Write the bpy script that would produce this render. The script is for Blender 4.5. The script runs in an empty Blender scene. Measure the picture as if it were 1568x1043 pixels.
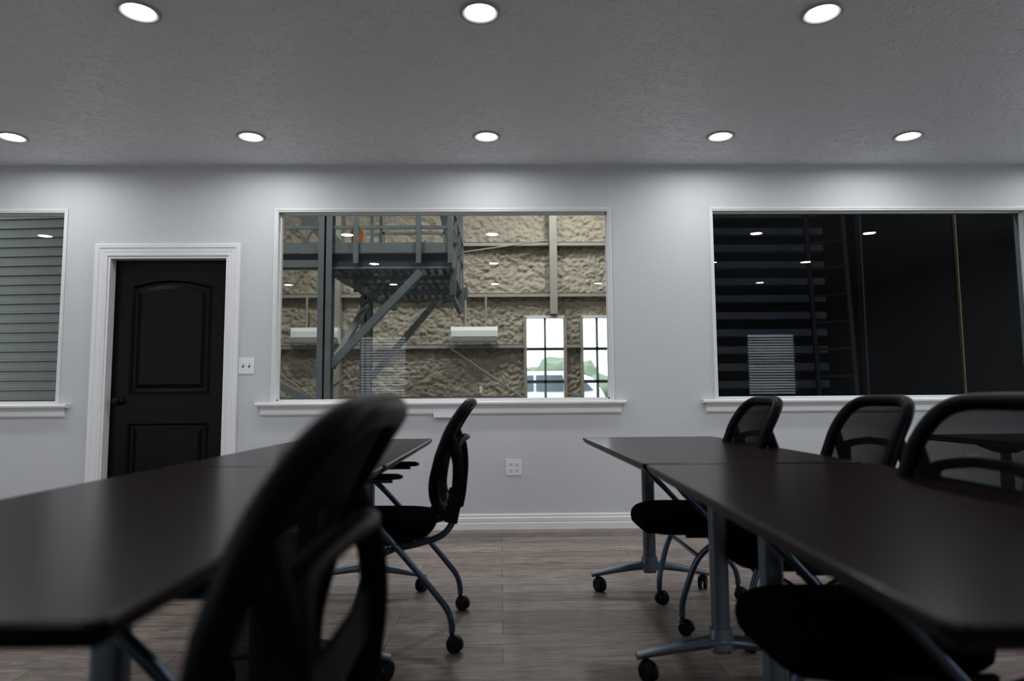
import bpy, math, random
from mathutils import Vector, Matrix, noise
random.seed(4)
scene = bpy.context.scene
scene.view_settings.view_transform = 'Standard'
try:
    scene.view_settings.look = 'Medium High Contrast'
except Exception as ex:
    print('look', ex)
COL = scene.collection

# ------------------------------------------------------------------ materials
def new_mat(name):
    m = bpy.data.materials.new(name); m.use_nodes = True
    nt = m.node_tree
    for n in list(nt.nodes): nt.nodes.remove(n)
    out = nt.nodes.new('ShaderNodeOutputMaterial')
    return m, nt, out
def N(nt, t, **kw):
    n = nt.nodes.new(t)
    for k, v in kw.items():
        if k in n.inputs: n.inputs[k].default_value = v
        else: setattr(n, k, v)
    return n
def pbr(name, col, rough=0.5, metal=0.0, spec=0.5, var=0.0, vscale=5.0, bump=0.0, bscale=80.0, bdist=0.002, coat=0.0, sheen=0.0):
    m, nt, out = new_mat(name)
    b = N(nt, 'ShaderNodeBsdfPrincipled')
    b.inputs['Base Color'].default_value = (*col, 1)
    b.inputs['Roughness'].default_value = rough
    b.inputs['Metallic'].default_value = metal
    b.inputs['Specular IOR Level'].default_value = spec
    b.inputs['Coat Weight'].default_value = coat
    b.inputs['Sheen Weight'].default_value = sheen
    tc = N(nt, 'ShaderNodeTexCoord')
    if var > 0:
        nz = N(nt, 'ShaderNodeTexNoise'); nz.inputs['Scale'].default_value = vscale; nz.inputs['Detail'].default_value = 4
        nt.links.new(tc.outputs['Object'], nz.inputs['Vector'])
        mx = N(nt, 'ShaderNodeMix'); mx.data_type = 'RGBA'
        mx.inputs[6].default_value = (*[c*(1-var) for c in col], 1)
        mx.inputs[7].default_value = (*[min(1, c*(1+var)) for c in col], 1)
        nt.links.new(nz.outputs['Fac'], mx.inputs[0]); nt.links.new(mx.outputs[2], b.inputs['Base Color'])
    if bump > 0:
        nz2 = N(nt, 'ShaderNodeTexNoise'); nz2.inputs['Scale'].default_value = bscale; nz2.inputs['Detail'].default_value = 3
        nt.links.new(tc.outputs['Object'], nz2.inputs['Vector'])
        bp = N(nt, 'ShaderNodeBump'); bp.inputs['Strength'].default_value = bump; bp.inputs['Distance'].default_value = bdist
        nt.links.new(nz2.outputs['Fac'], bp.inputs['Height']); nt.links.new(bp.outputs['Normal'], b.inputs['Normal'])
    nt.links.new(b.outputs[0], out.inputs[0])
    return m

M_wall = pbr('wall_paint', (0.622, 0.634, 0.648), 0.55, var=0.02, vscale=1.5, bump=0.5, bscale=70, bdist=0.004)
def ceiling_mat():
    m, nt, out = new_mat('ceiling_knockdown')
    b = N(nt, 'ShaderNodeBsdfPrincipled'); b.inputs['Base Color'].default_value = (0.83, 0.85, 0.875, 1); b.inputs['Roughness'].default_value = 0.45
    tc = N(nt, 'ShaderNodeTexCoord')
    nz = N(nt, 'ShaderNodeTexNoise'); nz.inputs['Scale'].default_value = 13; nz.inputs['Detail'].default_value = 5; nz.inputs['Distortion'].default_value = 1.2
    cr = N(nt, 'ShaderNodeValToRGB'); cr.color_ramp.elements[0].position = 0.52; cr.color_ramp.elements[1].position = 0.64
    bp = N(nt, 'ShaderNodeBump'); bp.inputs['Strength'].default_value = 0.65; bp.inputs['Distance'].default_value = 0.008
    nt.links.new(tc.outputs['Object'], nz.inputs['Vector']); nt.links.new(nz.outputs['Fac'], cr.inputs[0])
    nt.links.new(cr.outputs[0], bp.inputs['Height']); nt.links.new(bp.outputs[0], b.inputs['Normal']); nt.links.new(b.outputs[0], out.inputs[0])
    return m
M_ceil = ceiling_mat()
M_trim = pbr('trim_white', (0.80, 0.80, 0.80), 0.35)
M_ring = pbr('light_trim', (0.45, 0.45, 0.45), 0.4)
M_frame = pbr('window_frame_white', (0.74, 0.75, 0.75), 0.4)
M_door = pbr('door_black', (0.0035, 0.0030, 0.0035), 0.38, spec=0.16, bump=0.15, bscale=60, bdist=0.001)
M_knob = pbr('knob_bronze', (0.008, 0.007, 0.007), 0.45, metal=0.6)
M_plate = pbr('plate_plastic', (0.82, 0.82, 0.82), 0.35)
M_slot = pbr('slot_dark', (0.02, 0.02, 0.02), 0.6)
M_steel_leg = pbr('table_leg_metal', (0.15, 0.175, 0.20), 0.38, metal=0.6)
M_chairtube = pbr('chair_tube_metal', (0.09, 0.12, 0.165), 0.28, metal=0.85)
M_black = pbr('black_plastic', (0.0025, 0.003, 0.0045), 0.42, spec=0.12)
M_fabric = pbr('black_fabric', (0.0012, 0.0012, 0.0016), 0.95, spec=0.03, bump=0.4, bscale=300, bdist=0.001)
M_caster = pbr('caster_black', (0.004, 0.004, 0.005), 0.4, spec=0.3)
M_edge = pbr('table_edge_black', (0.006, 0.005, 0.006), 0.4, spec=0.2)

def table_top_mat():
    m, nt, out = new_mat('espresso_laminate')
    b = N(nt, 'ShaderNodeBsdfPrincipled'); b.inputs['Roughness'].default_value = 0.25; b.inputs['Specular IOR Level'].default_value = 0.14
    tc = N(nt, 'ShaderNodeTexCoord'); mp = N(nt, 'ShaderNodeMapping'); mp.inputs['Scale'].default_value = (30, 2.0, 10)
    nz = N(nt, 'ShaderNodeTexNoise'); nz.inputs['Scale'].default_value = 2.0; nz.inputs['Detail'].default_value = 6
    cr = N(nt, 'ShaderNodeValToRGB'); cr.color_ramp.elements[0].color = (0.012, 0.0055, 0.007, 1); cr.color_ramp.elements[1].color = (0.024, 0.011, 0.013, 1)
    nt.links.new(tc.outputs['Object'], mp.inputs[0]); nt.links.new(mp.outputs[0], nz.inputs['Vector']); nt.links.new(nz.outputs['Fac'], cr.inputs[0])
    nt.links.new(cr.outputs[0], b.inputs['Base Color']); nt.links.new(b.outputs[0], out.inputs[0])
    return m
M_top = table_top_mat()

def floor_mat():
    m, nt, out = new_mat('vinyl_plank')
    b = N(nt, 'ShaderNodeBsdfPrincipled'); b.inputs['Roughness'].default_value = 0.42; b.inputs['Specular IOR Level'].default_value = 0.4
    tc = N(nt, 'ShaderNodeTexCoord')
    br = N(nt, 'ShaderNodeTexBrick'); br.offset = 0.37; br.inputs['Scale'].default_value = 1.0
    br.inputs['Brick Width'].default_value = 1.22; br.inputs['Row Height'].default_value = 0.15
    br.inputs['Mortar Size'].default_value = 0.0022; br.inputs['Mortar Smooth'].default_value = 0.3; br.inputs['Bias'].default_value = 0.0
    br.inputs['Color1'].default_value = (0.200, 0.166, 0.146, 1); br.inputs['Color2'].default_value = (0.335, 0.290, 0.262, 1); br.inputs['Mortar'].default_value = (0.06, 0.05, 0.045, 1)
    nt.links.new(tc.outputs['Object'], br.inputs['Vector'])
    mp = N(nt, 'ShaderNodeMapping'); mp.inputs['Scale'].default_value = (2.6, 20, 1)
    nz = N(nt, 'ShaderNodeTexNoise'); nz.inputs['Scale'].default_value = 2.2; nz.inputs['Detail'].default_value = 8; nz.inputs['Distortion'].default_value = 1.2; nz.inputs['Roughness'].default_value = 0.7
    cr = N(nt, 'ShaderNodeValToRGB'); cr.color_ramp.elements[0].position = 0.38; cr.color_ramp.elements[1].position = 0.64
    cr.color_ramp.elements[0].color = (0.50, 0.475, 0.46, 1); cr.color_ramp.elements[1].color = (1.25, 1.23, 1.2, 1)
    nt.links.new(tc.outputs['Object'], mp.inputs[0]); nt.links.new(mp.outputs[0], nz.inputs['Vector']); nt.links.new(nz.outputs['Fac'], cr.inputs[0])
    mx = N(nt, 'ShaderNodeMix'); mx.data_type = 'RGBA'; mx.blend_type = 'MULTIPLY'; mx.inputs[0].default_value = 1.0
    nt.links.new(br.outputs['Color'], mx.inputs[6]); nt.links.new(cr.outputs[0], mx.inputs[7]); nt.links.new(mx.outputs[2], b.inputs['Base Color'])
    bp = N(nt, 'ShaderNodeBump'); bp.inputs['Strength'].default_value = 0.25; bp.inputs['Distance'].default_value = 0.002
    nt.links.new(nz.outputs['Fac'], bp.inputs['Height']); nt.links.new(bp.outputs[0], b.inputs['Normal'])
    nt.links.new(b.outputs[0], out.inputs[0])
    return m
M_floor = floor_mat()

def glass_mat(name, ior=1.58, tint=(0.93, 0.95, 0.94)):
    m, nt, out = new_mat(name)
    tr = N(nt, 'ShaderNodeBsdfTransparent'); tr.inputs[0].default_value = (*tint, 1)
    gl = N(nt, 'ShaderNodeBsdfGlossy'); gl.inputs['Roughness'].default_value = 0.0
    fr = N(nt, 'ShaderNodeFresnel'); fr.inputs['IOR'].default_value = ior
    mx = N(nt, 'ShaderNodeMixShader')
    nt.links.new(fr.outputs[0], mx.inputs[0]); nt.links.new(tr.outputs[0], mx.inputs[1]); nt.links.new(gl.outputs[0], mx.inputs[2]); nt.links.new(mx.outputs[0], out.inputs[0])
    return m
M_glass = glass_mat('window_glass')

def mesh_fabric():
    m, nt, out = new_mat('chair_mesh')
    tr = N(nt, 'ShaderNodeBsdfTransparent')
    b = N(nt, 'ShaderNodeBsdfPrincipled'); b.inputs['Base Color'].default_value = (0.003, 0.0035, 0.005, 1); b.inputs['Roughness'].default_value = 0.7; b.inputs['Specular IOR Level'].default_value = 0.08
    lw = N(nt, 'ShaderNodeLayerWeight'); lw.inputs['Blend'].default_value = 0.5
    mr = N(nt, 'ShaderNodeMapRange'); mr.inputs['From Min'].default_value = 0.35; mr.inputs['From Max'].default_value = 0.75; mr.inputs['To Min'].default_value = 0.80; mr.inputs['To Max'].default_value = 0.99
    mx = N(nt, 'ShaderNodeMixShader')
    nt.links.new(lw.outputs['Facing'], mr.inputs[0]); nt.links.new(mr.outputs[0], mx.inputs[0])
    nt.links.new(tr.outputs[0], mx.inputs[1]); nt.links.new(b.outputs[0], mx.inputs[2]); nt.links.new(mx.outputs[0], out.inputs[0])
    return m
M_mesh = mesh_fabric()

def emis(name, col, s):
    m, nt, out = new_mat(name)
    e = N(nt, 'ShaderNodeEmission'); e.inputs[0].default_value = (*col, 1); e.inputs[1].default_value = s
    nt.links.new(e.outputs[0], out.inputs[0]); return m
M_lens = emis('led_lens', (0.965, 0.975, 1.0), 155)
M_lensd = emis('led_lens_dimmed', (0.965, 0.975, 1.0), 60)
M_bay = emis('added_lamp_lens', (0.99, 0.98, 0.96), 112)  # lens of the unseen lamps added to light the warehouse
M_addlampd = emis('added_lamp_lens_dim', (0.85, 0.93, 1.0), 55)  # lens of the lamp added to bring out the annex siding

M_foam = pbr('spray_foam', (0.385, 0.355, 0.295), 0.8, var=0.10, vscale=4, bump=0.5, bscale=34, bdist=0.02)
M_girt = pbr('girt_steel', (0.34, 0.33, 0.30), 0.5, var=0.1)
M_steel = pbr('painted_steel_bluegrey', (0.18, 0.205, 0.215), 0.5, var=0.2, vscale=6)
M_steeld = pbr('steel_dark', (0.06, 0.07, 0.08), 0.5, var=0.2, vscale=6)
M_sidingL = pbr('siding_grey', (0.145, 0.155, 0.14), 0.5, var=0.08)
M_sidingD = pbr('siding_dark', (0.043, 0.054, 0.070), 0.4, var=0.1)
M_ladder = pbr('ladder_dark', (0.010, 0.012, 0.015), 0.5)
M_sidingB = pbr('panel_black', (0.0015, 0.0018, 0.0025), 0.6, spec=0.06)
M_yellow = pbr('strip_yellow', (0.22, 0.18, 0.09), 0.5)
M_conc = pbr('concrete', (0.20, 0.20, 0.19), 0.7, var=0.15, vscale=2)
M_ac = pbr('ac_plastic', (0.80, 0.82, 0.82), 0.4)
M_acd = pbr('ac_louver', (0.25, 0.27, 0.28), 0.5)
M_slat = pbr('blind_slat', (0.75, 0.79, 0.83), 0.5)
M_car = pbr('car_paint', (0.78, 0.80, 0.82), 0.2, coat=0.6)
M_carg = pbr('car_glass', (0.12, 0.15, 0.17), 0.08)
M_tire = pbr('tire', (0.01, 0.01, 0.01), 0.8)
M_leaf = pbr('foliage', (0.15, 0.19, 0.13), 0.8, var=0.4, vscale=1.5)
M_asph = pbr('asphalt', (0.14, 0.14, 0.14), 0.9, var=0.15)
M_bounce = pbr('bounce_ground', (0.55, 0.55, 0.54), 0.9, var=0.1)  # pale so the unseen ground throws daylight up to the ceiling
M_orange = pbr('orange_plastic', (0.5, 0.14, 0.03), 0.5)

# ------------------------------------------------------------------ mesh builder
def catmull(pts, n=6, closed=False):
    pts = [Vector(p) for p in pts]; out = []; L = len(pts)
    rng = range(L) if closed else range(L-1)
    for i in rng:
        if closed: p0, p1, p2, p3 = pts[i-1], pts[i], pts[(i+1) % L], pts[(i+2) % L]
        else:
            p1, p2 = pts[i], pts[i+1]
            p0 = pts[i-1] if i > 0 else p1*2-p2
            p3 = pts[i+2] if i+2 < L else p2*2-p1
        for k in range(n):
            t = k/n; t2 = t*t; t3 = t2*t
            out.append(0.5*((2*p1)+(-p0+p2)*t+(2*p0-5*p1+4*p2-p3)*t2+(-p0+3*p1-3*p2+p3)*t3))
    if not closed: out.append(pts[-1])
    return out

class MB:
    def __init__(s): s.v = []; s.f = []; s.m = []; s.sm = []; s.mats = []
    def mi(s, mat):
        if mat not in s.mats: s.mats.append(mat)
        return s.mats.index(mat)
    def add(s, vs, fs, mat, smooth=False):
        o = len(s.v); s.v += [tuple(v) for v in vs]; i = s.mi(mat)
        for f in fs:
            s.f.append(tuple(o+k for k in f)); s.m.append(i); s.sm.append(smooth)
    def box(s, x0, x1, y0, y1, z0, z1, mat):
        v = [(x0,y0,z0),(x1,y0,z0),(x1,y1,z0),(x0,y1,z0),(x0,y0,z1),(x1,y0,z1),(x1,y1,z1),(x0,y1,z1)]
        s.add(v, [(0,3,2,1),(4,5,6,7),(0,1,5,4),(1,2,6,5),(2,3,7,6),(3,0,4,7)], mat)
    def beam(s, p, q, w, h, mat, up=(0,0,1)):
        p, q = Vector(p), Vector(q); d = (q-p).normalized(); u = Vector(up)
        if abs(d.dot(u)) > 0.98: u = Vector((0,1,0))
        r = d.cross(u).normalized(); u = r.cross(d).normalized()
        vs = []
        for c in (p, q):
            for a, b in ((-1,-1),(1,-1),(1,1),(-1,1)): vs.append(c+r*a*w/2+u*b*h/2)
        s.add(vs, [(0,1,2,3),(7,6,5,4),(0,4,5,1),(1,5,6,2),(2,6,7,3),(3,7,4,0)], mat)
    def prism(s, poly, axis, a0, a1, mat, smooth=False):
        def P(u, w, a):
            return {'x': (a,u,w), 'y': (u,a,w), 'z': (u,w,a)}[axis]
        n = len(poly); vs = [P(u,w,a0) for u,w in poly]+[P(u,w,a1) for u,w in poly]
        s.add(vs, [tuple(range(n-1,-1,-1)), tuple(range(n,2*n))], mat)
        s.add(vs, [(i,(i+1)%n,n+(i+1)%n,n+i) for i in range(n)], mat, smooth)
    def tube(s, pts, r, mat, seg=10, closed=False, r2=None, up=(0,1,0), caps=True):
        r2 = r2 or r; pts = [Vector(p) for p in pts]; L = len(pts); vs = []; fs = []
        U = Vector(up)
        for i, p in enumerate(pts):
            if closed: d = pts[(i+1)%L]-pts[i-1]
            else: d = pts[min(i+1,L-1)]-pts[max(i-1,0)]
            d.normalize(); a = d.cross(U)
            if a.length < 1e-3: a = d.cross(Vector((1,0.1,0)))
            a.normalize(); b = a.cross(d).normalized()
            for k in range(seg):
                t = 2*math.pi*k/seg; vs.append(p+a*math.cos(t)*r+b*math.sin(t)*r2)
        for i in range(L if closed else L-1):
            j = (i+1) % L
            for k in range(seg):
                k2 = (k+1) % seg; fs.append((i*seg+k, i*seg+k2, j*seg+k2, j*seg+k))
        s.add(vs, fs, mat, True)
        if caps and not closed:
            s.add(vs[:seg], [tuple(range(seg))], mat); s.add(vs[-seg:], [tuple(range(seg-1,-1,-1))], mat)
    def cyl(s, p, q, r, mat, seg=20): s.tube([p, q], r, mat, seg, up=(0.12,0.97,0.2))
    def rings(s, rings, mat, smooth=True, capA=True, capB=True):
        n = len(rings[0]); vs = [p for r in rings for p in r]; fs = []
        for i in range(len(rings)-1):
            for k in range(n):
                k2 = (k+1)%n; fs.append((i*n+k, i*n+k2, (i+1)*n+k2, (i+1)*n+k))
        s.add(vs, fs, mat, smooth)
        if capA: s.add(rings[0], [tuple(range(n-1,-1,-1))], mat, smooth)
        if capB: s.add(rings[-1], [tuple(range(n))], mat, smooth)
    def lathe(s, prof, cx, cy, mat, seg=32, capA=False, capB=False):
        s.rings([[(cx+r*math.cos(2*math.pi*k/seg), cy+r*math.sin(2*math.pi*k/seg), z) for k in range(seg)] for r, z in prof], mat, True, capA, capB)
    def mesh(s, name):
        me = bpy.data.meshes.new(name); me.from_pydata(s.v, [], s.f)
        for m in s.mats: me.materials.append(m)
        me.polygons.foreach_set('material_index', s.m); me.polygons.foreach_set('use_smooth', s.sm)
        me.update(); return me
    def obj(s, name, loc=(0,0,0), bevel=0.0, parent=None):
        return place(s.mesh(name), name, loc, bevel=bevel, parent=parent)
def place(me, name, loc=(0,0,0), rz=0.0, bevel=0.0, parent=None):
    o = bpy.data.objects.new(name, me); o.location = loc; o.rotation_euler = (0,0,rz); COL.objects.link(o)
    if bevel > 0:
        b = o.modifiers.new('bevel', 'BEVEL'); b.width = bevel; b.segments = 2; b.limit_method = 'ANGLE'; b.angle_limit = math.radians(40)
    if parent: o.parent = parent
    return o

# ------------------------------------------------------------------ room shell
XL, XR, YB, YF, H = -6.2, 5.9, -2.2, 5.1, 2.74
T = 0.12
def wall_with_holes(mb, x0, x1, y0, y1, z1, holes, mat, axis='x'):
    def bx(a, b, c, d):
        if axis == 'x': mb.box(a, b, y0, y1, c, d, mat)
        else: mb.box(y0, y1, a, b, c, d, mat)
    holes = sorted(holes); x = x0
    for hx0, hx1, hz0, hz1 in holes:
        bx(x, hx0, 0, z1)
        if hz0 > 0: bx(hx0, hx1, 0, hz0)
        bx(hx0, hx1, hz1, z1); x = hx1
    bx(x, x1, 0, z1)
WZ0, WZ1 = 0.935, 2.387
WINS = [(-5.79, -3.272), (-1.69, 0.828), (1.613, 4.06)]
DX0, DX1, DZ = -2.945, -2.045, 2.04
mb = MB()
wall_with_holes(mb, XL, XR, YF, YF+T, H, [(a, b, WZ0, WZ1) for a, b in WINS]+[(DX0, DX1, 0, DZ)], M_wall); mb.obj('wall_north')
BW = [(-2.62, -1.72, 0.98, 2.16, True), (4.55, 5.50, 0.98, 2.16, True), (-6.0, -4.3, 0.5, 2.5, False), (2.15, 3.75, 0.5, 2.5, False)]  # last pair, without blinds, is added to let in fill daylight
mb = MB(); wall_with_holes(mb, XL, XR, YB-T, YB, H, [b[:4] for b in BW], M_wall); mb.obj('wall_south')
W_ADDED_WIN = (-1.9, 0.3, 0.5, 2.5); E_ADDED_WIN = (3.1, 4.8, 0.5, 2.5)  # unseen side windows, added for daylight on the ceiling
mb = MB(); wall_with_holes(mb, YB-T, YF+T, XL-T, XL, H, [W_ADDED_WIN], M_wall, 'y'); mb.obj('wall_west')
mb = MB(); wall_with_holes(mb, YB-T, YF+T, XR, XR+T, H, [E_ADDED_WIN], M_wall, 'y'); mb.obj('wall_east')
mb = MB(); mb.box(XL-T, XR+T, YB-T, YF+T, -0.1, 0, M_floor); mb.obj('floor')
mb = MB(); mb.box(XL-T, XR+T, YB-T, YF+T, H, H+0.12, M_ceil); mb.obj('ceiling')

def baseboard(mb, x0, x1):
    prof = [(YF, 0), (YF-0.018, 0), (YF-0.018, 0.045), (YF-0.014, 0.05), (YF-0.016, 0.058), (YF-0.016, 0.082), (YF-0.010, 0.088), (YF-0.011, 0.1), (YF-0.006, 0.112), (YF, 0.112)]
    mb.prism(prof, 'x', x0, x1, M_trim)
mb = MB(); baseboard(mb, XL, DX0-0.092); baseboard(mb, DX1+0.092, XR); mb.obj('baseboard_north')
mb = MB(); mb.box(XL, XR, YB, YB+0.016, 0, 0.11, M_trim); mb.obj('baseboard_south', bevel=0.004)
mb = MB(); mb.box(XL, XL+0.016, YB+0.016, YF-0.018, 0, 0.11, M_trim); mb.obj('baseboard_west', bevel=0.004)
mb = MB(); mb.box(XR-0.016, XR, YB+0.016, YF-0.018, 0, 0.11, M_trim); mb.obj('baseboard_east', bevel=0.004)

for i, (a, b) in enumerate(WINS):
    mb = MB()
    fw, pr = 0.016, 0.008
    z0, z1 = WZ0, WZ1
    mb.box(a-fw, a, YF-pr, YF, z0, z1+fw, M_frame); mb.box(b, b+fw, YF-pr, YF, z0, z1+fw, M_frame); mb.box(a, b, YF-pr, YF, z1, z1+fw, M_frame)
    t = 0.012
    mb.box(a, a+t, YF-pr*0.5, YF+T, z0, z1, M_frame); mb.box(b-t, b, YF-pr*0.5, YF+T, z0, z1, M_frame)
    mb.box(a+t, b-t, YF-pr*0.5, YF+T, z1-t, z1, M_frame); mb.box(a+t, b-t, YF, YF+T, z0, z0+t, M_frame)
    s0, s1 = YF+0.045, YF+0.062
    mb.box(a+t, a+t+0.01, s0, s1, z0+t, z1-t, M_frame); mb.box(b-t-0.01, b-t, s0, s1, z0+t, z1-t, M_frame)
    mb.box(a+t, b-t, s0, s1, z1-t-0.01, z1-t, M_frame); mb.box(a+t, b-t, s0, s1, z0+t, z0+t+0.01, M_frame)
    g = YF+0.066
    mb.add([(a+t,g,z0+t),(b-t,g,z0+t),(b-t,g,z1-t),(a+t,g,z1-t)], [(0,1,2,3)], M_glass)
    mb.obj('window_%d' % (i+1))
    ms = MB()
    ms.prism([(YF, z0-0.026), (YF-0.05, z0-0.026), (YF-0.056, z0-0.02), (YF-0.056, z0-0.008), (YF-0.05, z0), (YF, z0)], 'x', a-0.115, b+0.095, M_trim)
    ms.prism([(YF, z0-0.095), (YF-0.014, z0-0.095), (YF-0.02, z0-0.085), (YF-0.016, z0-0.05), (YF-0.03, z0-0.026), (YF, z0-0.026)], 'x', a-0.085, b+0.065, M_trim)
    ms.obj('trim_%d' % (i+1))

# door
e = bpy.data.objects.new('door_1', None); COL.objects.link(e)
mb = MB()
yb = YF+0.075
dx0, dx1, dz0, dz1 = DX0+0.022, DX1-0.022, 0.006, DZ-0.02
st = 0.125
px0, px1 = dx0+st, dx1-st
uz0, uz1 = 1.005, dz1-0.14
lz0, lz1 = 0.23, 0.80
arch = 0.05
mb.box(dx0, dx1, yb+0.012, yb+0.04, dz0, dz1, M_door)
mb.box(dx0, px0, yb, yb+0.012, dz0, dz1, M_door); mb.box(px1, dx1, yb, yb+0.012, dz0, dz1, M_door)
mb.box(px0, px1, yb, yb+0.012, dz0, lz0, M_door); mb.box(px0, px1, yb, yb+0.012, lz1, uz0, M_door)
def arcpts(x0, x1, zs, rise, n=24):
    out = []
    for k in range(n+1):
        u = k/n; out.append((x0+(x1-x0)*u, zs+rise*math.sin(math.pi*u)**0.85))
    return out
ap = arcpts(px0, px1, uz1-arch, arch)
for k in range(len(ap)-1):
    (xa, za), (xb, zb) = ap[k], ap[k+1]
    mb.add([(xa,yb,za),(xb,yb,zb),(xb,yb,dz1),(xa,yb,dz1),(xa,yb+0.012,za),(xb,yb+0.012,zb)], [(0,1,2,3),(4,5,1,0)], M_door)
def panel(outline, mat):
    cx = sum(p[0] for p in outline)/len(outline); cz = (min(p[1] for p in outline)+max(p[1] for p in outline))/2
    hx = (max(p[0] for p in outline)-min(p[0] for p in outline))/2; hz = (max(p[1] for p in outline)-min(p[1] for p in outline))/2
    rs = []
    for off, dep in [(0, 0.0), (0.004, -0.006), (0.014, -0.007), (0.022, 0.006), (0.028, 0.011), (0.045, 0.011), (0.075, 0.003)]:
        rs.append([(cx+(x-cx)*(hx-off)/hx, yb+dep, cz+(z-cz)*(hz-off)/hz) for x, z in outline])
    mb.rings(rs, mat, False, False, True)
up = [(px0, uz0)]+[(px1, uz0)]+list(reversed(arcpts(px0, px1, uz1-arch, arch)))
panel(up, M_door)
panel([(px0,lz0),(px1,lz0),(px1,lz1),(px0,lz1)], M_door)
mb.obj('leaf', parent=e)
mb = MB()
kx, kz = dx0+0.065, 0.955
def disc_y(prof, x, z, mat, seg=24):
    mb.rings([[(x+r*math.cos(2*math.pi*k/seg), y, z+r*math.sin(2*math.pi*k/seg)) for k in range(seg)] for r, y in prof], mat)
disc_y([(0.032, yb), (0.032, yb-0.006), (0.014, yb-0.012), (0.011, yb-0.03), (0.02, yb-0.036), (0.028, yb-0.048), (0.026, yb-0.06), (0.012, yb-0.068)], kx, kz, M_knob)
mb.obj('knob', parent=e)
mb = MB()
mb.box(DX0, DX0+0.018, YF-0.002, YF+T, 0, DZ, M_trim); mb.box(DX1-0.018, DX1, YF-0.002, YF+T, 0, DZ, M_trim); mb.box(DX0+0.018, DX1-0.018, YF-0.002, YF+T, DZ-0.018, DZ, M_trim)
mb.obj('jamb', parent=e)
mb = MB()
prof = [(0.0, 0.0), (0.0, -0.010), (0.012, -0.013), (0.018, -0.010), (0.03, -0.013), (0.055, -0.016), (0.06, -0.021), (0.085, -0.022), (0.092, -0.018), (0.092, 0.0)]
def casing_pt(o, d, which):
    if which == 0: return (DX0-o, YF+d, 0)
    if which == 1: return (DX0-o, YF+d, DZ+o)
    if which == 2: return (DX1+o, YF+d, DZ+o)
    return (DX1+o, YF+d, 0)
n = len(prof); vs = [casing_pt(o, d, w) for w in range(4) for o, d in prof]
fs = [(w*n+k, w*n+k+1, (w+1)*n+k+1, (w+1)*n+k) for w in range(3) for k in range(n-1)]
mb.add(vs, fs, M_trim); mb.obj('trim_4')
def outlet(x, z):
    mb = MB(); y = YF
    mb.box(x-0.058, x+0.058, y-0.006, y, z-0.058, z+0.058, M_plate)
    for dx in (-0.024, 0.024):
        for dz in (-0.021, 0.021):
            mb.box(x+dx-0.0165, x+dx+0.0165, y-0.008, y-0.005, z+dz-0.014, z+dz+0.014, M_plate)
            for sx in (-0.006, 0.006): mb.box(x+dx+sx-0.0015, x+dx+sx+0.0015, y-0.009, y-0.0075, z+dz-0.002, z+dz+0.008, M_slot)
            mb.cyl((x+dx, y-0.009, z+dz-0.008), (x+dx, y-0.0075, z+dz-0.008), 0.0025, M_slot, 10)
    mb.obj('power_outlet', bevel=0.0)
outlet(0.09, 0.447); outlet(3.52, 0.46)
mb = MB(); x, z = -1.893, 1.21
mb.box(x-0.058, x+0.058, YF-0.006, YF, z-0.06, z+0.06, M_plate)
for dx in (-0.023, 0.023):
    mb.box(x+dx-0.006, x+dx+0.006, YF-0.0075, YF-0.005, z-0.013, z+0.013, M_slot)
    mb.box(x+dx-0.004, x+dx+0.004, YF-0.016, YF-0.006, z-0.001, z+0.011, M_plate)
mb.obj('light_switch')
mb = MB(); mb.box(-0.50, -0.31, YF-0.04, YF-0.016, 0.815, 0.862, M_plate); mb.obj('cable_cover', bevel=0.004)

def downlight(lens):
    mb = MB()
    mb.lathe([(0.096, 0.0), (0.096, -0.004), (0.090, -0.009), (0.082, -0.009), (0.062, -0.002)], 0, 0, M_ring, 40)
    mb.lathe([(0.0625, -0.0022), (0.04, -0.0020), (0.002, -0.0020)], 0, 0, lens, 40, False, True)
    return mb.mesh('recessed_ceiling_light')
ml, mld = downlight(M_lens), downlight(M_lensd)
for ry, me_, cols in [(4.53, ml, (-4.9, -3.295, -1.69, -0.09, 1.517, 2.82, 4.4)), (3.03, ml, (-4.9, -3.27, -1.66, -0.088, 1.512, 2.80, 4.05)),
                 (1.45, mld, (-4.9, -3.27, -1.66, -0.088, 1.512, 2.80, 4.05)), (-0.15, mld, (-4.9, -3.27, -1.66, -0.088, 1.512, 4.05))]:
    for cx in cols: place(me_, 'recessed_ceiling_light', (cx, ry, H))

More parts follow.
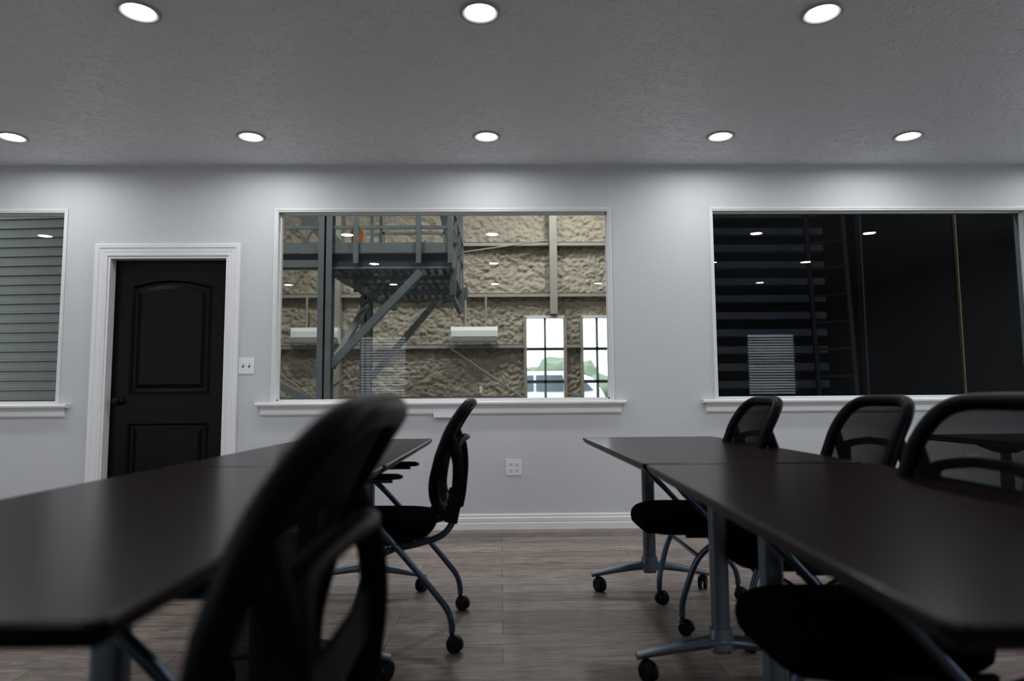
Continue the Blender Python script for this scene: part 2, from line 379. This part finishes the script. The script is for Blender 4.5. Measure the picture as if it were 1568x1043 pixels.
def ext_window(name, a, b, z0, z1, depth_in, depth_out, axis):
    mb = MB()
    def B(p, q, r, s_):
        y0, y1 = sorted((depth_in, depth_out))
        if axis == 'x': mb.box(p, q, y0, y1, r, s_, M_frame)
        else: mb.box(y0, y1, p, q, r, s_, M_frame)
    m = (z0+z1)/2
    B(a, a+0.04, z0, z1); B(b-0.04, b, z0, z1); B(a+0.04, b-0.04, z0, z0+0.04); B(a+0.04, b-0.04, z1-0.04, z1); B(a+0.04, b-0.04, m-0.015, m+0.015)
    g = (depth_in+depth_out)/2
    q = [(a, z0), (b, z0), (b, z1), (a, z1)]
    mb.add([(u, g, w) if axis == 'x' else (g, u, w) for u, w in q], [(0,1,2,3)], M_glass)
    mb.obj(name)
for i, (a, b, z0, z1, bl) in enumerate(BW):
    y = YB
    ext_window('window_%d' % (4+i), a, b, z0, z1, y-0.05, y-0.1, 'x')  # the unblinded pair is added as a daylight source
    if not bl: continue
    mb = MB(); mb.box(a+0.01, b-0.01, y-0.04, y-0.002, z1-0.045, z1-0.005, M_slat)
    z = z0+0.03
    while z < z1-0.06:
        mb.beam((a+0.015, y-0.02, z), (b-0.015, y-0.02, z), 0.032, 0.0015, M_slat, up=(0, 0.9, 1)); z += 0.05
    for x in (a+0.15, b-0.15): mb.cyl((x, y-0.02, z0+0.02), (x, y-0.02, z1-0.04), 0.0012, M_slat, 6)
    mb.obj('window_blind')
ext_window('window_10', *W_ADDED_WIN, XL-0.05, XL-0.1, 'y'); ext_window('window_11', *E_ADDED_WIN, XR+0.05, XR+0.1, 'y')

# ------------------------------------------------------------------ office chair (faces -x)
def caster(mb, x, y, ztop=0.085, r=0.028, ang=0.0):
    c, s = math.cos(ang), math.sin(ang)
    ox, oy = x+0.014*c, y+0.014*s
    for sgn in (-1, 1):
        p = Vector((ox-s*sgn*0.006, oy+c*sgn*0.006, r)); q = Vector((ox-s*sgn*0.021, oy+c*sgn*0.021, r))
        ax = (q-p).normalized(); u = Vector((0,0,1)); w = ax.cross(u); rs = []
        for f, rr in ((0, 0.85), (0.12, 1), (0.85, 1), (1, 0.8)):
            cc = p.lerp(q, f); rs.append([cc+(u*math.cos(2*math.pi*k/20)+w*math.sin(2*math.pi*k/20))*r*rr for k in range(20)])
        mb.rings(rs, M_caster)
    rs = []
    for k in range(9):
        t = math.pi*(-0.05+k/8*0.85); cc = Vector((ox+c*math.cos(t)*(r+0.003), oy+s*math.cos(t)*(r+0.003), r+math.sin(t)*(r+0.004)))
        rs.append(cc)
    mb.tube(rs, 0.004, M_caster, 8, r2=0.012, up=(-s, c, 0))
    mb.cyl((x, y, r+0.012), (x, y, ztop), 0.009, M_caster, 12)

BACK = [(0.50, 0.205), (0.605, 0.206), (0.68, 0.220), (0.75, 0.242), (0.82, 0.272), (0.89, 0.312), (0.945, 0.350)]
def edge_x(z):
    z = max(BACK[0][0], min(BACK[-1][0], z))
    for i in range(len(BACK)-1):
        z0, x0 = BACK[i]; z1, x1 = BACK[i+1]
        if z <= z1:
            xm = BACK[i-1][1] if i > 0 else x0; xp = BACK[i+2][1] if i+2 < len(BACK) else 2*x1-x0
            t = (z-z0)/(z1-z0)
            return 0.5*((2*x0)+(-xm+x1)*t+(2*xm-5*x0+4*x1-xp)*t*t+(-xm+3*x0-3*x1+xp)*t**3)
    return BACK[-1][1]
def chair_mesh():
    mb = MB()
    def outline(sx, z, dip=0.0):
        pts = []
        for k in range(48):
            t = 2*math.pi*k/48; c, s = math.cos(t), math.sin(t)
            ex = 0.45
            x = -0.018+0.222*sx*math.copysign(abs(c)**ex, c); y = 0.232*sx*math.copysign(abs(s)**ex, s)
            y *= 1.0-0.10*max(0, (x+0.018)/0.222)
            zz = z-(0.022*max(0, (-x-0.10)/0.14)**2 if x < -0.10 else 0)
            pts.append((x, y, zz))
        return pts
    mb.rings([outline(0.80, 0.400), outline(0.93, 0.405), outline(0.985, 0.419), outline(1.0, 0.440), outline(0.985, 0.458), outline(0.94, 0.469), outline(0.82, 0.475), outline(0.5, 0.472), outline(0.15, 0.470)], M_fabric)
    def bp(u, v, off=0.0):
        w = 0.200+0.025*math.sin(math.pi*min(v, 1)*0.75)
        z = 0.50+0.445*v
        return Vector((edge_x(z)+(0.042-0.030*v*v)*(1-abs(u)**2.2)+off, u*w, z))
    loop = []
    for k in range(64):
        t = 2*math.pi*k/64; c, s = math.cos(t), math.sin(t); ex = 0.40
        u = math.copysign(abs(c)**ex, c); v = 0.5+0.5*math.copysign(abs(s)**ex, s)
        loop.append(bp(u*0.95, 0.03+v*0.94))
    mb.tube(loop, 0.021, M_black, 14, closed=True, r2=0.021, up=(1, 0, 0.25))
    nu, nv = 16, 26; vs = []; fs = []
    for j in range(nv+1):
        for i in range(nu+1):
            u = -1+2*i/nu; v = j/nv
            e2 = 1 - max(0, abs(v-0.5)*2-0.84)/0.16*0.12
            vs.append(bp(u*0.95*e2, 0.04+v*0.92, 0.0))
    for j in range(nv):
        for i in range(nu):
            a = j*(nu+1)+i; fs.append((a, a+1, a+nu+2, a+nu+1))
    mb.add(vs, fs, M_mesh, True)
    lum = catmull([(0.285, -0.205, 0.47), (0.300, -0.212, 0.56), (0.308, -0.210, 0.65), (0.305, -0.200, 0.72), (0.300, -0.175, 0.765), (0.318, -0.08, 0.785), (0.325, 0, 0.787), (0.318, 0.08, 0.785), (0.300, 0.175, 0.765), (0.305, 0.200, 0.72), (0.308, 0.210, 0.65), (0.300, 0.212, 0.56), (0.285, 0.205, 0.47)], 5)
    mb.tube(lum, 0.013, M_black, 10, r2=0.022, up=(1, 0, 0))
    for sg in (-1, 1):
        mb.tube(catmull([(0.305, sg*0.205, 0.70), (0.290, sg*0.208, 0.765), (0.275, sg*0.205, 0.81)], 5), 0.02, M_black, 10, r2=0.014)
    rs = []
    for k in range(13):
        y = -0.205+0.41*k/12; x = 0.302+0.004*math.cos(y*7)
        rs.append([(x-0.004, y, 0.60), (x+0.004, y, 0.60), (x+0.004, y, 0.665), (x-0.004, y, 0.665)])
    mb.rings(rs, M_black, False)
    mb.tube(catmull([(0.245, -0.19, 0.505), (0.262, -0.1, 0.485), (0.268, 0, 0.48), (0.262, 0.1, 0.485), (0.245, 0.19, 0.505)], 4), 0.018, M_black, 10, r2=0.035, up=(1,0,0))
    for sg in (-1, 1):
        mb.tube(catmull([(0.300, sg*0.208, 0.60), (0.296, sg*0.212, 0.53), (0.284, sg*0.222, 0.465), (0.240, sg*0.235, 0.42), (0.15, sg*0.238, 0.392), (0.04, sg*0.236, 0.365), (-0.035, sg*0.225, 0.30), (-0.08, sg*0.208, 0.18), (-0.095, sg*0.20, 0.12), (-0.097, sg*0.20, 0.07)], 6), 0.0125, M_chairtube, 12)
        mb.tube(catmull([(0.300, sg*0.208, 0.60), (0.292, sg*0.214, 0.53), (0.280, sg*0.222, 0.468)], 5), 0.026, M_black, 10, r2=0.017)
        mb.tube(catmull([(0.215, sg*0.196, 0.54), (0.255, sg*0.205, 0.495), (0.290, sg*0.214, 0.49)], 4), 0.02, M_black, 10)
        mb.tube(catmull([(0.06, sg*0.262, 0.640), (-0.06, sg*0.262, 0.637), (-0.118, sg*0.262, 0.615), (-0.10, sg*0.262, 0.575), (-0.04, sg*0.262, 0.515), (0.09, sg*0.262, 0.37), (0.22, sg*0.262, 0.218), (0.272, sg*0.262, 0.15), (0.287, sg*0.262, 0.10), (0.288, sg*0.262, 0.07)], 6), 0.0125, M_chairtube, 12)
        mb.rings([[(x0+0.11*math.copysign(abs(math.cos(t))**0.5, math.cos(t))*f, sg*0.262+0.022*math.sin(t)*f, z-0.008) for t in [2*math.pi*k/24 for k in range(24)]] for x0, f, z in ((-0.01, 0.9, 0.650), (-0.01, 1, 0.655), (-0.01, 1, 0.664), (-0.01, 0.85, 0.670))], M_black)
        caster(mb, -0.097, sg*0.20, ang=0.5*sg); caster(mb, 0.288, sg*0.262, ang=-0.6)
        mb.box(-0.08, 0.14, sg*0.225-0.008, sg*0.225+0.008, 0.385, 0.415, M_black)
        mb.cyl((0.07, sg*0.215, 0.39), (0.07, sg*0.27, 0.39), 0.014, M_black, 12)
    mb.cyl((0.07, -0.24, 0.388), (0.07, 0.24, 0.388), 0.011, M_chairtube, 12)
    mb.cyl((-0.03, -0.225, 0.31), (-0.03, 0.225, 0.31), 0.009, M_chairtube, 12)
    mb.rings([[(p[0]*0.86, p[1]*0.86, z) for p in outline(1.0, 0)] for z in (0.390, 0.405)], M_black)
    return mb.mesh('office_chair')
cm = chair_mesh()
for (x, y, r) in [(-0.480, 2.93, 0), (-0.505, 0.87, 0.0), (0.82, 3.02, 0), (1.01, 2.42, 0), (0.80, 1.56, 0)]:
    place(cm, 'office_chair', (x, y, 0), r)

# ------------------------------------------------------------------ tables
def table_mesh(W, L, colx, legs):
    mb = MB(); h = 0.74; t = 0.03
    def ring(ins, z):
        r = 0.02; pts = []
        for cx, cy, a0 in ((W/2-r, L/2-r, 0), (-W/2+r, L/2-r, 90), (-W/2+r, -L/2+r, 180), (W/2-r, -L/2+r, 270)):
            for k in range(5):
                a = math.radians(a0+k*22.5); pts.append((cx+(r-ins if r > ins else 0.001)*math.cos(a), cy+(r-ins if r > ins else 0.001)*math.sin(a), z))
        return pts
    mb.rings([ring(0.0, h-0.004), ring(0.003, h-0.0006), ring(0.005, h)], M_top, False, False, True)
    mb.rings([ring(0.018, h-t), ring(0.006, h-0.018), ring(0.0, h-0.004)], M_edge, False, True, False)
    for ly in legs:
        def rr(x, y, w, d, z, n=5):
            pts = []; r = min(w, d)*0.4
            for cx, cy, a0 in ((w/2-r, d/2-r, 0), (-w/2+r, d/2-r, 90), (-w/2+r, -d/2+r, 180), (w/2-r, -d/2+r, 270)):
                for k in range(n):
                    a = math.radians(a0+k*90/(n-1)); pts.append((x+cx+r*math.cos(a), y+cy+r*math.sin(a), z))
            return pts
        mb.rings([rr(colx, ly, 0.062, 0.042, 0.085), rr(colx, ly, 0.062, 0.042, 0.60)], M_steel_leg)
        mb.rings([rr(colx, ly, 0.05, 0.032, 0.60), rr(colx, ly, 0.05, 0.032, 0.665)], M_steel_leg)
        rs = []
        for k in range(15):
            u = -1+2*k/14; x = colx+0.29*u; zc = 0.124-0.046*abs(u)**1.3; hw = 0.030-0.010*abs(u); hh = 0.024-0.012*abs(u)
            rs.append([(x, ly+hw*math.cos(2*math.pi*q/12), zc+hh*math.sin(2*math.pi*q/12)) for q in range(12)])
        mb.rings(rs, M_steel_leg)
        mb.rings([rr(colx, ly, 0.10, 0.06, 0.10), rr(colx, ly, 0.075, 0.05, 0.165)], M_steel_leg)
        for sg in (-1, 1): caster(mb, colx+sg*0.26, ly, ztop=0.078, r=0.032, ang=1.1*sg)
        mb.prism([(colx-0.15, 0.71), (colx-0.13, 0.69), (colx-0.04, 0.655), (colx+0.04, 0.655), (colx+0.13, 0.69), (colx+0.15, 0.71)], 'y', ly-0.02, ly+0.02, M_black)
        mb.cyl((colx-0.05, ly-0.03, 0.672), (colx-0.05, ly+0.03, 0.672), 0.012, M_black, 12)
    mb.box(colx-0.02, colx+0.02, min(legs), max(legs), 0.68, 0.709, M_black)
    return mb.mesh('folding_table')
W = 0.70
tR = table_mesh(W, 1.52, -0.05, (-0.54, 0.54))
tL = table_mesh(W, 1.50, 0.05, (-0.54, 0.54))
tLf = table_mesh(W, 1.52, 0.05, (-0.20, 0.55))
place(tR, 'folding_table', (0.422+W/2, 1.372, 0), math.radians(-1.8)); place(tR, 'folding_table', (0.437+W/2, 2.925, 0), 0.008)
place(tLf, 'folding_table', (-0.370-W/2, 1.42, 0)); place(tL, 'folding_table', (-0.367-W/2, 2.94, 0))
place(tR, 'folding_table', (2.28+W/2, 2.95, 0))

# ------------------------------------------------------------------ warehouse beyond the windows
YW = 13.0; FX0, FX1 = -4.4, 2.25; HZ = 6.0
mb = MB(); mb.box(-12, 9, YF+T, YW+0.3, -0.12, -0.02, M_conc); mb.obj('floor_warehouse')
mb = MB(); mb.box(-12, 9, YF+T, YW+0.3, HZ, HZ+0.1, M_sidingL); mb.obj('ceiling_warehouse')
mb = MB(); mb.box(XL-T, XR+T, YF, YF+T, H+0.12, HZ, M_sidingL); mb.obj('wall_upper')
WW = [(0.46, 1.215), (1.53, 2.12)]; WWZ0, WWZ1 = 0.30, 2.50
step = 0.022; nx = int((FX1-FX0)/step); nz = int(4.7/step); vs = []; fs = []
def foam(x, z):
    wx = x+0.08*noise.noise(Vector((x*3.6, z*3.6, 4.0))); wz = z+0.08*noise.noise(Vector((x*3.6, z*3.6, 14.0)))
    p = Vector((wx*4.8, wz*6.6, 1.7)); h = 0.0
    h += 0.070*min(0.34, abs(noise.noise(p))) + 0.085*min(0.32, abs(noise.noise(p*1.9+Vector((3, 5, 1))))) + 0.05*abs(noise.noise(p*3.7)) + 0.04*noise.noise(Vector((x*1.1, z*1.5, 9)))
    return h
for j in range(nz+1):
    for i in range(nx+1):
        x = FX0+i*step; z = j*step; vs.append((x, YW-foam(x, z)*1.15, z))
for j in range(nz):
    for i in range(nx):
        cx = FX0+(i+.5)*step; cz = (j+.5)*step
        if any(a < cx < b and WWZ0 < cz < WWZ1 for a, b in WW): continue
        a = j*(nx+1)+i; fs.append((a, a+1, a+nx+2, a+nx+1))
mb = MB(); mb.add(vs, fs, M_foam, True); mb.box(FX0, FX1, YW, YW+0.05, 4.65, HZ, M_foam); mb.obj('wall_spray_foam')
mb = MB()
mb.box(FX0-0.1, FX0, 7.2, YW, 0, HZ, M_foam); mb.obj('wall_foam_west')
mb = MB(); mb.box(FX1, FX1+0.1, 7.56, YW, 0, HZ, M_foam); mb.obj('wall_foam_east')
mb = MB()
for z in (0.98, 1.95, 2.92, 3.9, 4.9):
    segs = [(FX0, FX1)] if z > WWZ1 else [(FX0, WW[0][0]-0.03)]
    if z < WWZ1: segs.append((WW[0][1]+0.03, WW[1][0]-0.03))
    for a, b in segs:
        mb.box(a, b, YW-0.22, YW-0.205, z-0.035, z+0.035, M_girt); mb.box(a, b, YW-0.22, YW-0.02, z+0.025, z+0.035, M_girt)
mb.box(0.93, 1.07, YW-0.28, YW-0.05, WWZ1+0.05, HZ, M_girt)
mb.box(-3.15, -3.01, YW-0.28, YW-0.05, 0, HZ, M_girt)
mb.obj('wall_girt_framing')
mb = MB()
for pq in [((-1.0, 12.7, 1.95), (0.45, 12.7, 0.95)), ((-4.3, 12.7, 3.9), (-3.5, 12.7, 4.7)), ((-4.3, 12.7, 4.6), (-3.1, 12.7, 3.7)), ((-4.3, 12.7, 1.6), (-3.3, 12.7, 0.9)), ((-3.4, 12.7, 1.0), (-1.1, 12.7, 2.9)), ((-0.9, 12.7, 3.7), (0.9, 12.7, 3.95)), ((-4.2, 12.7, 3.0), (-3.4, 12.7, 3.9))]:
    mb.cyl(pq[0], pq[1], 0.014, M_girt, 8)
mb.obj('brace_rods')
mb = MB()
for x in (-0.66, -0.28, -3.62, -3.3): mb.cyl((x, 12.70, 2.31), (x, 12.70, 2.88), 0.022, M_girt, 10)
mb.cyl((-0.38, 12.7, 1.08), (-0.38, 12.7, 1.2), 0.03, M_ac, 10)
mb.obj('electrical_conduit')
for i, (a, b) in enumerate(WW):
    mb = MB(); y0, y1 = YW-0.16, YW-0.02; f = 0.03
    mb.box(a-f, a+f, y0, y1, WWZ0, WWZ1, M_girt); mb.box(b-f, b+f, y0, y1, WWZ0, WWZ1, M_girt)
    mb.box(a, b, y0, y1, WWZ1-f*0.5, WWZ1+f, M_frame); mb.box(a, b, y0, y1, WWZ0-f, WWZ0+f, M_frame)
    mx = (a+b)/2; mb.box(mx-0.022, mx+0.022, YW-0.12, YW-0.05, WWZ0, WWZ1, M_steel)
    for z in (0.66, 1.28, 1.90): mb.box(a, b, YW-0.12, YW-0.05, z-0.028, z+0.028, M_steeld)
    mb.add([(a, YW-0.06, WWZ0), (b, YW-0.06, WWZ0), (b, YW-0.06, WWZ1), (a, YW-0.06, WWZ1)], [(0,1,2,3)], M_glass)
    mb.obj('window_%d' % (8+i))
for cx in (-0.49, -3.42):
    mb = MB(); w = 0.43; y = YW-0.29
    prof = [(y, 2.0), (y-0.10, 2.0), (y-0.17, 2.04), (y-0.205, 2.10), (y-0.21, 2.22), (y-0.19, 2.285), (y-0.16, 2.295), (y, 2.295)]
    mb.prism(prof, 'x', cx-w, cx+w, M_ac)
    mb.beam((cx-w+0.05, y-0.155, 2.025), (cx+w-0.05, y-0.155, 2.025), 0.055, 0.008, M_acd, up=(0, -0.5, 1))
    mb.box(cx-w+0.02, cx+w-0.02, y-0.213, y-0.205, 2.108, 2.113, M_acd)
    mb.obj('air_conditioner')
# steel mezzanine
mb = MB(); Y0, Y1 = 8.5, 10.9; XA, XB = -2.185, -0.63
S, D = M_steel, M_steeld
def hcol(x, y, z0, z1, w=0.15):
    mb.box(x-w/2, x+w/2, y-w/2, y-w/2+0.015, z0, z1, S); mb.box(x-w/2, x+w/2, y+w/2-0.015, y+w/2, z0, z1, S); mb.box(x-0.012, x+0.012, y-w/2, y+w/2, z0, z1, D)
hcol(XA, Y0, -0.02, 5.6, 0.17); hcol(-2.15, Y1, -0.02, 2.62, 0.17); hcol(-3.9, Y1, -0.02, 5.5)
mb.box(-4.3, XB, Y0-0.02, Y0+0.0, 2.80, 2.93, S)
mb.box(-4.3, XB, Y0+0.0, Y0+0.07, 2.60, 2.625, S); mb.box(-4.3, XB, Y0+0.03, Y0+0.05, 2.60, 2.80, D); mb.box(-4.3, XA, Y0-0.06, Y0, 2.61, 2.70, S)
mb.box(XA, XB+0.1, Y1-0.05, Y1+0.02, 2.55, 2.75, S)
mb.box(XB-0.02, XB+0.02, Y0, Y1, 2.62, 2.93, S); mb.box(XA-0.02, XA+0.04, Y0, Y1, 2.62, 2.80, D)
x = XA+0.1
while x < XB: mb.box(x-0.012, x+0.012, Y0+0.07, Y1-0.05, 2.66, 2.74, D); x += 0.11
y = Y0+0.2
while y < Y1: mb.box(XA, XB, y-0.008, y+0.008, 2.72, 2.76, S); y += 0.12
for y in (Y0+0.8, Y0+1.6): mb.box(XA, XB, y-0.03, y+0.03, 2.56, 2.68, S)
for x in (-3.6, -2.9, -1.813, -1.028, XB): mb.box(x-0.03, x+0.03, Y0-0.06, Y0, 2.66, 4.0, S)
for z in (3.12, 4.0): mb.box(-4.3, XB, Y0-0.045, Y0-0.015, z-0.02, z+0.02, S)
for y in (Y0+0.8, Y0+1.6, Y1): mb.box(XB-0.02, XB+0.03, y-0.03, y+0.03, 2.66, 4.0, S)
for z in (3.12, 3.45, 4.0): mb.box(XB, XB+0.03, Y0, Y1, z-0.02, z+0.02, S)
for x in (-1.9, -1.35, -0.9): mb.box(x-0.025, x+0.025, Y1, Y1+0.05, 2.66, 4.0, S)
for z in (3.3, 3.65, 4.0): mb.box(XA, XB, Y1, Y1+0.04, z-0.02, z+0.02, S)
for y in (Y0+0.3, Y1-0.4): mb.box(XB-0.03, XB+0.05, y-0.04, y+0.04, 2.30, 2.66, S)
mb.beam((XB, Y0+0.3, 2.3), (XB, Y1-0.4, 2.3), 0.06, 0.06, S)
mb.beam((-1.0, Y0, 2.56), (-2.12, Y0, 1.38), 0.09, 0.09, S); mb.beam((-0.97, Y1, 2.6), (-2.12, Y1, 1.25), 0.1, 0.09, S)
mb.beam((XA, Y0, 2.6), (-1.70, Y1, 2.42), 0.07, 0.08, S); mb.beam((-2.12, Y0+0.1, 1.38), (-2.12, Y1-0.1, 2.5), 0.08, 0.08, S)
mb.beam((-3.9, Y0, 1.75), (XA, Y0, 0.85), 0.06, 0.09, S)
mb.beam((-2.9, 10.0, 4.1), (-2.2, 10.0, 2.9), 0.03, 0.03, S)
mb.beam((-2.75, Y0+0.1, 3.35), (-2.25, Y0+0.1, 2.7), 0.025, 0.025, S); mb.beam((-2.7, Y0+0.2, 2.7), (-2.3, Y0+0.2, 3.35), 0.025, 0.025, S)
mb.beam((-2.0, Y1-0.2, 2.75), (-3.6, Y1-0.2, 4.5), 0.04, 0.22, S); mb.beam((-2.0, Y1-0.9, 2.75), (-3.6, Y1-0.9, 4.5), 0.04, 0.22, S)
for k in range(8):
    f = (k+0.5)/8; mb.box(-2.0-1.6*f-0.12, -2.0-1.6*f+0.12, Y1-0.9, Y1-0.2, 2.75+1.75*f-0.02, 2.75+1.75*f+0.02, D)
for yy in (Y0+0.15, Y0+0.95):
    mb.beam((XB+0.02, yy, 2.95), (-0.95, yy, 4.2), 0.05, 0.14, S)
for x in (-1.72, -1.60): mb.box(x-0.02, x+0.02, Y0+0.5, Y0+0.54, 2.7, 4.4, S)
mb.obj('steel_mezzanine')
mb = MB(); mb.prism([(-1.98, 2.97), (-1.86, 2.97), (-1.84, 3.2), (-1.92, 3.32), (-2.0, 3.2)], 'y', 9.0, 9.08, M_orange); mb.obj('safety_harness', bevel=0.01)

def corr(name, x0, x1, y, z1, pitch, depth, mat, flat=0.5, tilt=0.0, shade_mat=None):
    mb = MB(); pr = []; z = 0
    while z < z1:
        pr += [(0, z), (0, z+pitch*flat), (-depth, z+pitch*(flat+0.08)), (-depth, z+pitch*0.92)]; z += pitch
    n = len(pr); vs = [(x0, y+d, z) for d, z in pr]+[(x1, y+d+tilt, z) for d, z in pr]
    for k in range(n-1):
        mm = shade_mat if (shade_mat and k % 4 == 0) else mat
        mb.add([vs[k], vs[k+1], vs[n+k+1], vs[n+k]], [(0, 1, 2, 3)], mm)
    return mb.obj(name)
corr('wall_siding_west', -10.5, FX0, 7.6, 4.2, 0.10, 0.03, M_sidingL, 0.7, -0.5)
corr('wall_siding_east', 1.45, 3.6, 7.5, 4.5, 0.19, 0.06, M_sidingD, 0.46, 0.0, M_sidingB)  # recesses coloured black as shade between the lighter ribs
mb = MB(); mb.box(3.6, 9, 7.5, 7.6, 0, 4.5, M_sidingB); mb.obj('wall_panel_east')
mb = MB(); mb.box(4.0, 4.015, 7.40, 7.5, 0, 4.5, M_sidingD); mb.obj('trim_5')
mb = MB(); mb.box(5.115, 5.128, 7.46, 7.5, 0, 4.5, M_yellow); mb.obj('trim_6')
mb = MB()
for (xa, xb, ya, yb_) in ((3.45, 3.75, 7.3, 7.1),):
    mb.beam((xa, ya, 0), (xa-0.12, ya, 3.4), 0.04, 0.04, M_ladder); mb.beam((xb, yb_, 0), (xb-0.12, yb_, 3.4), 0.04, 0.04, M_ladder)
    for k in range(11): z = 0.3+k*0.29; mb.beam((xa-0.035*z, ya, z), (xb-0.035*z, yb_, z), 0.025, 0.025, M_ladder)
mb.obj('steel_ladder')
mb = MB(); mb.box(XR+T+0.9, XR+T+1.0, YF, 7.6, 0, HZ, M_sidingB); mb.obj('wall_annex_east')
mb = MB(); mb.box(1.40, 1.45, YF+T, 7.56, 0, HZ, M_sidingD); mb.obj('wall_annex_west')
mb = MB(); mb.box(-10.6, -10.5, YF, 8, 0, HZ, M_sidingL); mb.obj('wall_siding_far_west')

for (x, y, p) in [(-2.6, 7.1, 1), (0.3, 7.3, 1), (-0.3, 10.6, 1), (-3.2, 10.2, 1), (1.4, 11.4, 1), (-6.8, 6.3, 1), (2.9, 6.3, 0)]:  # unseen lamps added to light the warehouse; the dim one lights the annex
    e = bpy.data.objects.new('added_lamp', None); e.location = (x, y, 5.5); COL.objects.link(e)
    mb = MB(); mb.lathe([(0.05, 0.25), (0.09, 0.2), (0.12, 0.1), (0.24, 0.0), (0.25, -0.01), (0.235, -0.01)], 0, 0, M_steeld, 28, True, False)
    mb.lathe([(0.236, -0.005), (0.01, -0.005)], 0, 0, M_bay if p else M_addlampd, 28, False, True)
    mb.cyl((0, 0, 0.24), (0, 0, 0.5), 0.01, M_steeld, 8); mb.obj('fixture', parent=e)

# ------------------------------------------------------------------ outside
mb = MB(); mb.box(-60, 60, YW+0.3, 90, -0.2, -0.05, M_asph); mb.obj('ground')
mb = MB(); mb.box(-60, 60, -60, YB-T, -0.2, -0.05, M_bounce); mb.box(-60, XL-T, YB-T, YF, -0.2, -0.05, M_bounce); mb.box(XR+T, 60, YB-T, YF, -0.2, -0.05, M_bounce); mb.obj('ground_bounce')  # unseen pale ground, made to bounce daylight into the room
mb = MB()
for k in range(60):
    cx = -30+k*1.15+random.uniform(-.6, .6); cy = 46+random.uniform(-2, 2); r = random.uniform(1.1, 1.8); cz = random.uniform(0.8, 3.2)
    rs = []
    for j in range(1, 12):
        th = math.pi*j/12; ring = []
        for q in range(16):
            a = 2*math.pi*q/16; d = Vector((math.sin(th)*math.cos(a), math.sin(th)*math.sin(a), math.cos(th)))
            rr = r*(1+0.35*noise.noise(d*2.3+Vector((k, 0, 0))))
            ring.append((cx+d.x*rr, cy+d.y*rr, cz+d.z*rr))
        rs.append(ring)
    mb.rings(rs, M_leaf)
    mb.cyl((cx, cy, -0.1), (cx, cy, cz), 0.12, M_tire, 8)
mb.obj('tree_row')
def car(x0, y0):
    mb = MB()
    body = [(0, 0.45), (0.05, 0.85), (0.15, 1.05), (1.15, 1.15), (1.75, 1.72), (2.1, 1.82), (3.9, 1.82), (4.45, 1.6), (4.75, 1.15), (4.85, 0.9), (4.85, 0.45), (4.35, 0.4), (4.1, 0.72), (3.75, 0.78), (3.4, 0.7), (3.2, 0.38), (1.5, 0.38), (1.3, 0.7), (0.95, 0.78), (0.6, 0.7), (0.4, 0.4)]
    rs = []
    for y, k in ((-0.95, 0.0), (-0.9, 1.0), (0.9, 1.0), (0.95, 0.0)):
        ring = []
        for x, z in body:
            yy = y*(1-0.16*max(0, (z-1.1)/0.7)); ring.append((x0+2.4+(x-2.4)*(0.985 if k == 0 else 1), y0+yy, z-(0.02 if k == 0 and z > 1.7 else 0)))
        rs.append(ring)
    mb.rings(rs, M_car, False)
    for gl in ([(1.35, 1.18), (1.85, 1.66), (2.6, 1.7), (2.6, 1.2)], [(2.68, 1.2), (2.68, 1.7), (3.5, 1.7), (3.6, 1.2)], [(3.68, 1.2), (3.6, 1.68), (4.1, 1.62), (4.45, 1.22)]):
        for sg in (-1, 1):
            vs = [(x0+x, y0+sg*(0.957*(1-0.16*max(0, (z-1.1)/0.7))+0.004), z) for x, z in gl]
            mb.add(vs, [tuple(range(len(vs)))], M_carg)
    for wx in (0.95, 3.75):
        for sg in (-1, 1):
            mb.cyl((x0+wx, y0+sg*0.72, 0.31), (x0+wx, y0+sg*0.96, 0.31), 0.36, M_tire, 28); mb.cyl((x0+wx, y0+sg*0.965, 0.31), (x0+wx, y0+sg*0.97, 0.31), 0.22, M_girt, 20)
    return mb.obj('car')
car(-1.6, 22); car(3.6, 22.5)

w = bpy.data.worlds.new('World'); scene.world = w; w.use_nodes = True; nt = w.node_tree
bg = nt.nodes['Background']; bg.inputs[0].default_value = (0.86, 0.92, 1.0, 1); bg.inputs[1].default_value = 3.6

cam = bpy.data.cameras.new('camera'); co = bpy.data.objects.new('camera', cam); COL.objects.link(co); scene.camera = co
cam.sensor_width = 36; cam.sensor_fit = 'HORIZONTAL'; cam.lens = 24.0; cam.clip_start = 0.02; cam.clip_end = 300
Mx = Matrix.Rotation(math.radians(-0.93), 4, 'Z') @ Matrix.Rotation(math.radians(94.97), 4, 'X') @ Matrix.Rotation(math.radians(-0.42), 4, 'Z')
co.matrix_world = Matrix.Translation((0, 0, 0.943)) @ Mx
cam.dof.use_dof = True; cam.dof.focus_distance = 4.8; cam.dof.aperture_fstop = 1.9
